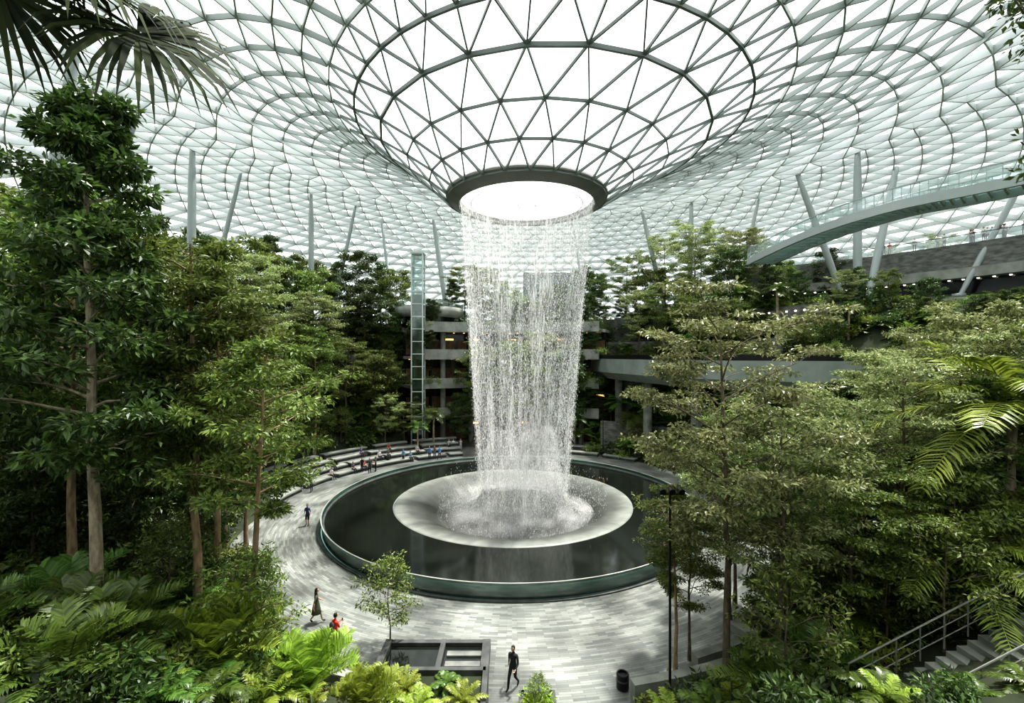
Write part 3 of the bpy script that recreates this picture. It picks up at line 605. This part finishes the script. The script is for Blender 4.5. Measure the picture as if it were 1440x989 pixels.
for k,x,y,s in (('cycad',-6.1,13.6,1.1),('cycad',-8.6,13.4,1.3),('cycadd',-7.9,14.4,.8),('cycad',-4.6,14.2,.85),('cycadd',-12.5,12.8,1.2),('cycadd',-14.2,14.5,1.3),('cycadd',-11,12.4,1.25),('shrubb',-7.3,13.0,.8),('shrubr',-5.3,15.6,.7),('shrubr',-11.9,14.0,.9),('shrubr',-9.9,14.0,.8),
 ('fern',-10,15.2,1.0),('treefern',-12.2,17,.8),('cycadd',-11.5,20,1.1),('cycadd',-14,19,1.2),('cycadd',-13.3,16.6,1.2),('fern',5.2,14.8,1.),('shrubl',4.9,16.2,.8),('shrubb',5.6,16.6,.8),('fernd',6.4,14.3,1.1),('cycadd',8,13.8,1.),('fern',7.6,15,1.),('cycadd',10.5,15.4,1.1),('cycadd',15,16.5,1.2),('fern',11.5,15.4,1.),('shrubl',6.5,18.2,.7),('shrubb',-7.4,17,.7),('fern',-6.8,15.3,.8),('fern',-7.4,12.8,.9),('cycadd',17,15,1.2),('fernd',9.3,13.2,1.1),('shrubd',8.6,12.4,1.1),('fern',9.6,11.6,.8),
 ('cycadd',-10.5,10.8,1.1),('fernd',-11.8,10.6,1.4),('shrubd',-12.8,11.3,1.2),('fern',-9.3,11.6,1.0),('cycadd',-13.4,10.8,1.0),('shrub',-14.2,12,1.2),('fernd',-10.2,9.8,1.2),('shrubd',-9.4,9.6,.8),('fernd',-12.0,9.4,1.1),('shrub',-11.0,9.2,.8),
 ('fernd',11.0,10.8,.7),('fernd',12.4,10.8,.75),('shrubd',10.3,10.6,.7),('fernd',13.6,11.0,.6),('shrub',12.0,10.0,.6)):
    put(k,x,y,s)
for k,x,y,s in(('fern',-4.9,15.7,.8),('fern',-3.8,16.3,.75),('fern',-3.2,15.4,.85),('shrubl',-5.1,16.6,.7),('fern',-1.7,15.7,.75),('shrubl',-4.3,15.3,.8),('fernd',-2.4,16.6,.6)): put(k,x,y,s,z=1.35)
put('shrubl',.95,16.4,.75,z=.75); put('sap',.95,16.4,.28,z=.75); put('fern',.8,16.2,.5,z=.8)
def scatter(name,key,seed,n,smin,smax,rmin=22.6,rmax=46):
    rng=RS(seed); V=[];F=[]
    while len(F)<n:
        p=rng.uniform(-180,180); r=rng.uniform(rmin,rmax); a=math.radians(p); x,y=CX+r*math.sin(a),CY+r*math.cos(a)
        if y<10.5 or (abs(x)<6.5 and y<20.5): continue
        z=H(x,y)
        if z<.35 or (z<1.6 and -95<p<-15): continue
        if 9.8<x<16.8 and 10.6<y<14.4: continue
        hi=smax if y>22 else min(smax,1.15)
        if y<17 and key in('treefern','round2','cycadd'): continue
        s=rng.uniform(min(smin,hi*.8),hi)/2; b=rng.uniform(0,6.28)
        q=[(x+s*1.414*math.cos(b+k*math.pi/2),y+s*1.414*math.sin(b+k*math.pi/2),z-.05) for k in range(4)]
        F.append([len(V)+k for k in range(4)]); V+=q
    mb=MB(); mb.add(V,F); o=mb.obj(name,[M_soil]); o.instance_type='FACES'; o.use_instance_faces_scale=True; o.instance_faces_scale=1.; o.show_instancer_for_render=False; o.show_instancer_for_viewport=False
    c=bpy.data.objects.new('plant_'+key,TM[key]); coll.objects.link(c); c.parent=o
scatter('shrub_undergrowth','shrub',51,440,1.0,1.9); scatter('dark_shrub_undergrowth','shrubd',52,400,1.,2.0); scatter('lime_shrub_undergrowth','shrubl',53,280,.8,1.7)
scatter('fern_undergrowth','fernd',54,320,.9,1.8); scatter('bright_fern_undergrowth','fern',55,230,.8,1.5); scatter('cycad_undergrowth','cycadd',56,120,.8,1.2); scatter('tree_fern_undergrowth','treefern',57,60,.8,1.1,25,44)
scatter('understory_trees','round2',58,60,.35,.6,25,44); scatter('understory_saplings','sap',59,130,.8,1.5,24,40)
for z_,r_ in ((4.6,29.5),(9,29.5),(13.3,29.5),(17.4,30)):
    rg=RS(int(z_*10)); 
    for p in np.arange(-29,26,1.7):
        if rg.rand()<.1 or (-23<p<-12 and rg.rand()<.75): continue
        a=math.radians(p+rg.uniform(-1,1)); k=['shrub','shrubd','shrubl','shrub','round2','round2'][rg.randint(6)]
        put(k,CX+r_*math.sin(a),CY+r_*math.cos(a),{'treefern':.9,'round2':.4}.get(k,1.3),z=z_+.1)
# fan palm, upper left
fp=MB(); rng=RS(77); crown=np.array([-6.4,4.6,17.9])
tube(fp,[(-6.6,4.4,H(-6.6,4.4)-.2),(-6.5,4.5,13),crown],[.2,.16,.13],10,0)
def fan(hub,d,up,R,ns=44,spread=2.3):
    hub=np.array(hub,float); d=nrm(np.array(d,float)); up=np.array(up,float); up=nrm(up-d*np.dot(up,d)); s=np.cross(d,up)
    tube(fp,[crown,(crown+hub)/2+[0,0,.25],hub],[.03,.022,.016],5,1)
    for a in np.linspace(-spread,spread,ns):
        l=R*(1-.22*abs(a)/spread)*rng.uniform(.85,1.08); e=nrm(d*math.cos(a)+s*math.sin(a)+rng.normal(0,.03,3)); w=np.cross(e,up)*.030*R
        dr0=.5+rng.rand()*.9
        p=[hub+e*l*t+up*(.10*math.sin(t*2.5))*l-np.array([0,0,1.])*l*dr*dr0 for t,dr in((0.03,0),(.5,.03),(.8,.12),(.97,.32))]
        V=[p[0]-w*.5,p[0]+w*.5,p[1]-w,p[1]+w,p[2]-w*.6,p[2]+w*.6,p[3]]
        fp.add(V,[[0,1,3,2],[2,3,5,4]],1); fp.f.append((np.array([[4,5,6]])+fp.n-7,1))
fan((-4.1,5,16.95),(.8,.1,-.5),(.4,-.6,.5),1.2); fan((-4.6,4.7,17.2),(.9,.0,-.3),(.2,-.4,.9),1.2); fan((-5.3,4.7,17.2),(.3,0,-.9),(.3,-.9,.3),1.05); fan((-5.6,5,17.6),(-.5,0,-.3),(.1,-.5,.9),1.2); fan((-4.8,4.4,17.7),(.9,-.2,.0),(-.2,-.3,.9),1.2); fan((-5.2,5.6,17.5),(.7,.5,-.1),(0,-.4,.9),1.1)
fp.obj('fan_palm',[M_barkd,leafmat('leaf_fan',(.006,.012,.003),(.035,.055,.010),.85,.2)])
mb=MB(); rng=RS(78)
C=[]
trunk=[(11.5,8.5,H(11.5,8.5)-.2),(11.4,8.4,12),(11.2,8.5,16),(10.9,8.6,20.5)]
tube(mb,trunk,[.22,.18,.13,.06],9,0)
for (a,b) in (((11.3,8.4,15.5),(9.05,8.1,17.2)),((11.2,8.5,17),(8.9,8.1,19.8)),((11,8.6,19),(9.3,8.6,20.3)),((11.2,8.5,16.5),(12.6,9.6,18.5)),((11.4,8.4,14.0),(12.5,8.2,15.6))):
    a=np.array(a);b=np.array(b); tube(mb,[a,(a+b)/2+[0,0,.2],b],[.05,.03,.012],5,0)
    for k in range(8): C.append(b+(a-b)*rng.uniform(0,.35)+rng.normal(0,.14,3))
leaves(mb,C,20,.22,.6,.16,.065,1,rng); mb.obj('overhanging_tree',[M_barkd,L_dark])
# ---------------------------------------------------------------- people
def cm(c,r=.8): 
    k='cloth_%02d%02d%02d'%tuple(int(q*99) for q in c)
    return bpy.data.materials.get(k) or mat(k,c,r)
M_skin=noisy('skin',(.42,.25,.17),(.50,.31,.22),8,.55); M_hair=mat('black_hair',(.012,.009,.008),.4); M_lip=mat('lips',(.35,.12,.10),.5)
def pose_joints(pose):
    J={'pelvis':(0,0,.95),'waist':(0,0,1.1),'chest':(0,0,1.27),'neck':(0,-.01,1.44),'head':(0,.01,1.53)}
    for s,n in((-1,'L'),(1,'R')):
        J['hip'+n]=(s*.09,0,.89);J['knee'+n]=(s*.10,.015,.49);J['ank'+n]=(s*.10,-.02,.09);J['toe'+n]=(s*.125,.13,.035)
        J['sh'+n]=(s*.175,-.01,1.385);J['el'+n]=(s*.235,-.03,1.12);J['wr'+n]=(s*.245,.04,.89);J['pa'+n]=(s*.24,.06,.81)
    if pose=='walk':
        J.update(kneeR=(.09,.19,.52),ankR=(.09,.27,.11),toeR=(.10,.42,.07),kneeL=(-.09,.0,.50),ankL=(-.09,-.27,.17),toeL=(-.10,-.16,.04),elL=(-.26,.07,1.12),wrL=(-.25,.25,.98),paL=(-.24,.32,.95),elR=(.27,-.13,1.13),wrR=(.29,-.16,.9),paR=(.29,-.15,.82))
    if pose=='phone':
        for s,n in((-1,'L'),(1,'R')): J['el'+n]=(s*.22,.06,1.13);J['wr'+n]=(s*.09,.27,1.2);J['pa'+n]=(s*.05,.34,1.24)
    if pose=='photo':
        for s,n in((-1,'L'),(1,'R')): J['el'+n]=(s*.22,.18,1.25);J['wr'+n]=(s*.09,.36,1.47);J['pa'+n]=(s*.05,.42,1.53)
    if pose=='sit':
        for k in J: J[k]=(J[k][0],J[k][1],J[k][2]-.40)
        for s,n in((-1,'L'),(1,'R')):
            J['hip'+n]=(s*.09,0,.53);J['knee'+n]=(s*.12,.44,.54);J['ank'+n]=(s*.12,.46,.09);J['toe'+n]=(s*.13,.60,.035);J['wr'+n]=(s*.16,.25,.66);J['pa'+n]=(s*.13,.33,.64);J['el'+n]=(s*.24,.02,.74)
    return {k:np.array(v,float) for k,v in J.items()}
SEG=[('pelvis','waist',1),('waist','chest',1),('chest','neck',1),('neck','head',0)]
for n_ in 'LR': SEG+=[('chest','sh'+n_,1),('sh'+n_,'el'+n_,1),('el'+n_,'wr'+n_,5),('wr'+n_,'pa'+n_,0),('pelvis','hip'+n_,2),('hip'+n_,'knee'+n_,2),('knee'+n_,'ank'+n_,6),('ank'+n_,'toe'+n_,3)]
RAD={'pelvis':(.15,.11),'waist':(.125,.095),'chest':(.155,.11),'neck':(.055,.055),'head':(.05,.05),'hip':(.095,.1),'knee':(.06,.065),'ank':(.04,.045),'toe':(.042,.03),'sh':(.06,.06),'el':(.042,.042),'wr':(.028,.03),'pa':(.038,.02)}
def person_mesh(name,pose,top,bot,shoes=(.02,.02,.02),sleeves=False,shorts=False,longhair=False,skirt=False,bag=None):
    J=pose_joints(pose); names=list(J); 
    me=bpy.data.meshes.new('tmp'); me.from_pydata([tuple(J[k]) for k in names],[(names.index(a),names.index(b)) for a,b,_ in SEG],[])
    ob=bpy.data.objects.new('tmp',me); coll.objects.link(ob); ob.modifiers.new('s','SKIN'); sm=ob.modifiers.new('u','SUBSURF'); sm.levels=1; sm.render_levels=1
    sd=me.skin_vertices[0].data
    for i,k in enumerate(names): sd[i].radius=RAD[k if k in RAD else k[:-1]]; sd[i].use_root=(k=='pelvis')
    dg=bpy.context.evaluated_depsgraph_get(); dg.update(); ev=ob.evaluated_get(dg); m2=ev.to_mesh()
    V=np.zeros(len(m2.vertices)*3); m2.vertices.foreach_get('co',V); V=V.reshape(-1,3)
    polys=[list(p.vertices) for p in m2.polygons]; ev.to_mesh_clear(); bpy.data.objects.remove(ob); bpy.data.meshes.remove(me)
    cen=np.array([V[p].mean(0) for p in polys]); best=np.full(len(cen),9.); lab=np.zeros(len(cen),int)
    for a,b,l in SEG:
        A,B=J[a],J[b]; t=np.clip(((cen-A)@(B-A))/max(((B-A)@(B-A)),1e-9),0,1)[:,None]; d=np.linalg.norm(cen-(A+(B-A)*t),axis=1)
        if l==1 and a in('pelvis','waist','chest'): d-=.05
        k=d<best; best[k]=d[k]; lab[k]=l
    lab[lab==5]=1 if sleeves else 0; lab[lab==6]=0 if (shorts or skirt) else 2
    mb=MB(); mb.v.append(V); mb.n=len(V)
    for p,l in zip(polys,lab): mb.f.append((np.array([p]),int(l)))
    hc=J['head']+np.array([0,.015,.09])
    def hf(v): 
        t=np.clip(-v[:,2],0,1)[:,None]; v[:,:1]*=1-.32*t; v[:,1:2]+=.12*t*(v[:,1:2]>0); return v
    sphere(mb,hc,(.074,.092,.115),0,16,12,hf)
    sphere(mb,hc+[0,-.012,.014],(.085,.10,.118),4,16,12,None,lambda c:(c[:,1]<.25-.0*c[:,2])&(c[:,2]>-.55)|(c[:,2]>.55))
    if longhair: 
        sphere(mb,hc+[0,-.075,-.12],(.085,.045,.2),4,12,8)
    mb.add(hc+np.array([[0,.088,.02],[-.014,.088,-.028],[.014,.088,-.028],[0,.118,-.024]]),[[0,1,3],[0,3,2],[1,2,3]],0)
    for s in(-1,1):
        sphere(mb,hc+[s*.03,.082,.012],(.013,.008,.007),7,8,5); sphere(mb,hc+[s*.076,-.002,-.005],(.010,.02,.03),0,8,5)
    sphere(mb,hc+[0,.088,-.055],(.022,.008,.007),8,8,5)
    for n,s in(('L',-1),('R',1)):
        w,p=J['wr'+n],J['pa'+n]; d=nrm(p-w); side=nrm(np.cross(d,[0,1.,.3] if abs(d[1])<.8 else [0,0,1.])); inn=nrm(np.cross(side,d))
        for q,ln in zip((-1.5,-.5,.5,1.5),(.058,.07,.075,.065)):
            b=p+side*q*.017; c=inn*.012; tube(mb,[b,b+d*ln*.5+c*.3,b+d*ln*.85+c*1.2,b+d*ln+c*2.2],[.0085,.008,.007,.005],5,0)
        b=w+d*.03+side*-s*.02; tube(mb,[b,b+side*-s*.03+d*.02,b+side*-s*.035+d*.05],[.010,.009,.006],5,0)
    if pose in('phone','photo'):
        c=(J['paL']+J['paR'])/2+np.array([0,.03,.03]); box(mb,c,(.075,.012,.15),7)
    if skirt:
        z0=J['waist'][2]; lathe(mb,[(.11,z0),(.15,z0-.15),(.19,z0-.35),(.24,z0-.62),(.235,z0-.62),(.1,z0-.3)],c=(0,0),seg=20,m=2)
    if bag: 
        zc=J['chest'][2]; sphere(mb,(0,-.17,zc-.06),(.15,.09,.21),9,12,8)
    return mb.mesh(name,[M_skin,cm(top),cm(bot),cm(shoes),M_hair,M_skin,M_skin,M_black,M_lip,cm(bag or (.1,.1,.1))],True)
def person(x,y,yaw,pose,top,bot,z=0.,s=1.,nm='person',**kw):
    if isinstance(pose,str): me=person_mesh('figure',pose,top,bot,**kw)
    else: me=pose
    o=bpy.data.objects.new(nm,me); coll.objects.link(o); o.location=(x,y,z); o.rotation_euler=(0,0,math.radians(yaw)); o.scale=(s,s,s); return o
NV=(.012,.013,.018)
person(.05,18.3,150,'walk',NV,NV,nm='walking_woman_in_black',sleeves=True)
person(-16.0,26.4,-30,'phone',(.6,.03,.02),(.03,.03,.04),nm='man_in_red_shirt')
person(-9.8,22.8,-60,'walk',(.05,.05,.03),(.06,.06,.035),nm='woman_in_long_dress',longhair=True,skirt=True)
person(-8.0,20.6,-35,'phone',(.65,.05,.02),(.02,.02,.02),nm='man_in_orange_shirt',bag=(.05,.05,.05))
person(-16.1,35.8,170,'stand',(.03,.04,.12),(.02,.02,.03),nm='standing_man',shorts=True)
for x,y,yaw,ps,t,b in ((-16.2,51.8,200,'stand',(.04,.04,.05),(.02,.02,.02)),(-15.7,52.4,120,'phone',(.1,.1,.1),(.02,.02,.03)),(-17.2,52.2,160,'stand',(.02,.02,.02),(.02,.02,.02)),
 (-10.6,58.5,170,'stand',(.05,.2,.5),(.03,.03,.05)),(-10,58.8,190,'photo',(.1,.12,.15),(.1,.1,.12)),(-9.3,58.5,150,'walk',(.05,.25,.6),(.05,.05,.06)),(-8.8,63.5,180,'stand',(.7,.7,.7),(.1,.1,.12)),(-8.2,63.6,180,'stand',(.75,.72,.7),(.3,.3,.32)),(-7.2,63.8,170,'photo',(.6,.6,.62),(.5,.5,.5)),
 (-4.6,61.5,180,'walk',(.75,.75,.75),(.1,.1,.1)),(7.5,60.5,190,'stand',(.7,.7,.7),(.05,.05,.06)),(14.5,27.5,100,'walk',(.1,.2,.5),(.05,.05,.06)),(-13.6,57,150,'stand',(.08,.3,.5),(.02,.02,.02)),(-19.6,44.5,30,'walk',(.5,.5,.5),(.05,.05,.08))):
    person(x,y,yaw,ps,t,b,nm='visitor')
for p,r_,h_,t in ((-58,21.35,.42,(.1,.1,.12)),(-54,21.35,.42,(.5,.1,.1)),(-46,22.85,.85,(.6,.6,.6)),(-43,22.85,.85,(.1,.1,.1)),(-37,21.35,.42,(.1,.25,.4)),(-62,22.85,.85,(.05,.05,.06)),(-50,24.35,1.28,(.08,.1,.2)),(-33,22.85,.85,(.4,.4,.42)),(-66,21.35,.42,(.5,.5,.5)),(-41,24.35,1.28,(.3,.05,.05))):
    a=math.radians(p)
    person(CX+r_*math.sin(a),CY+r_*math.cos(a),180-p,'sit',t,(.04,.04,.06),z=h_-.45,nm='seated_visitor')
cr=[person_mesh('crowd_a','stand',(.6,.6,.6),(.05,.05,.08)),person_mesh('crowd_b','photo',(.05,.1,.3),(.05,.05,.05)),person_mesh('crowd_c','phone',(.5,.08,.06),(.1,.1,.12))]
rg=RS(8); path=path0
for k in range(30):
    t=rg.uniform(14,34); i=int(t); p=path[i]; d=path[i+1]-path[i]; q=p+d*(t-i); s=nrm(np.cross(nrm(d),[0,0,1.])); q=q-s*rg.uniform(.5,1.5)
    person(q[0],q[1],rg.uniform(90,200),cr[k%3],0,0,z=27,nm='terrace_visitor')
# ---------------------------------------------------------------- light & camera
w=bpy.data.worlds.new('overcast_sky'); scene.world=w; w.use_nodes=True; N=w.node_tree.nodes;L=w.node_tree.links
bg=N['Background']; tc=N.new('ShaderNodeTexCoord'); sx=N.new('ShaderNodeSeparateXYZ'); L.new(tc.outputs['Generated'],sx.inputs[0])
rp=N.new('ShaderNodeValToRGB'); rp.color_ramp.elements[0].color=(.64,.70,.73,1); rp.color_ramp.elements[1].color=(1,1,1,1); rp.color_ramp.elements[0].position=0;rp.color_ramp.elements[1].position=.75
L.new(sx.outputs[2],rp.inputs[0]); L.new(rp.outputs[0],bg.inputs[0]); bg.inputs[1].default_value=1.95
sd=bpy.data.lights.new('sun','SUN'); sd.energy=10.; sd.angle=math.radians(4); sd.color=(1,.97,.89); so=bpy.data.objects.new('sun',sd); coll.objects.link(so)
so.rotation_euler=Vector((.25,.22,.9)).to_track_quat('Z','Y').to_euler()
cd=bpy.data.cameras.new('camera'); cd.lens=16; cd.sensor_width=36; cd.shift_y=.0038; cd.clip_end=500; co=bpy.data.objects.new('camera',cd); coll.objects.link(co)
co.location=(0,0,13.4); co.rotation_euler=(math.radians(90),0,0); scene.camera=co
scene.view_settings.view_transform='Standard'
try: scene.view_settings.look='Medium High Contrast'
except Exception as e: print('look',e)
scene.view_settings.exposure=0.25
print('FACES',sum(len(m.polygons) for m in bpy.data.meshes))
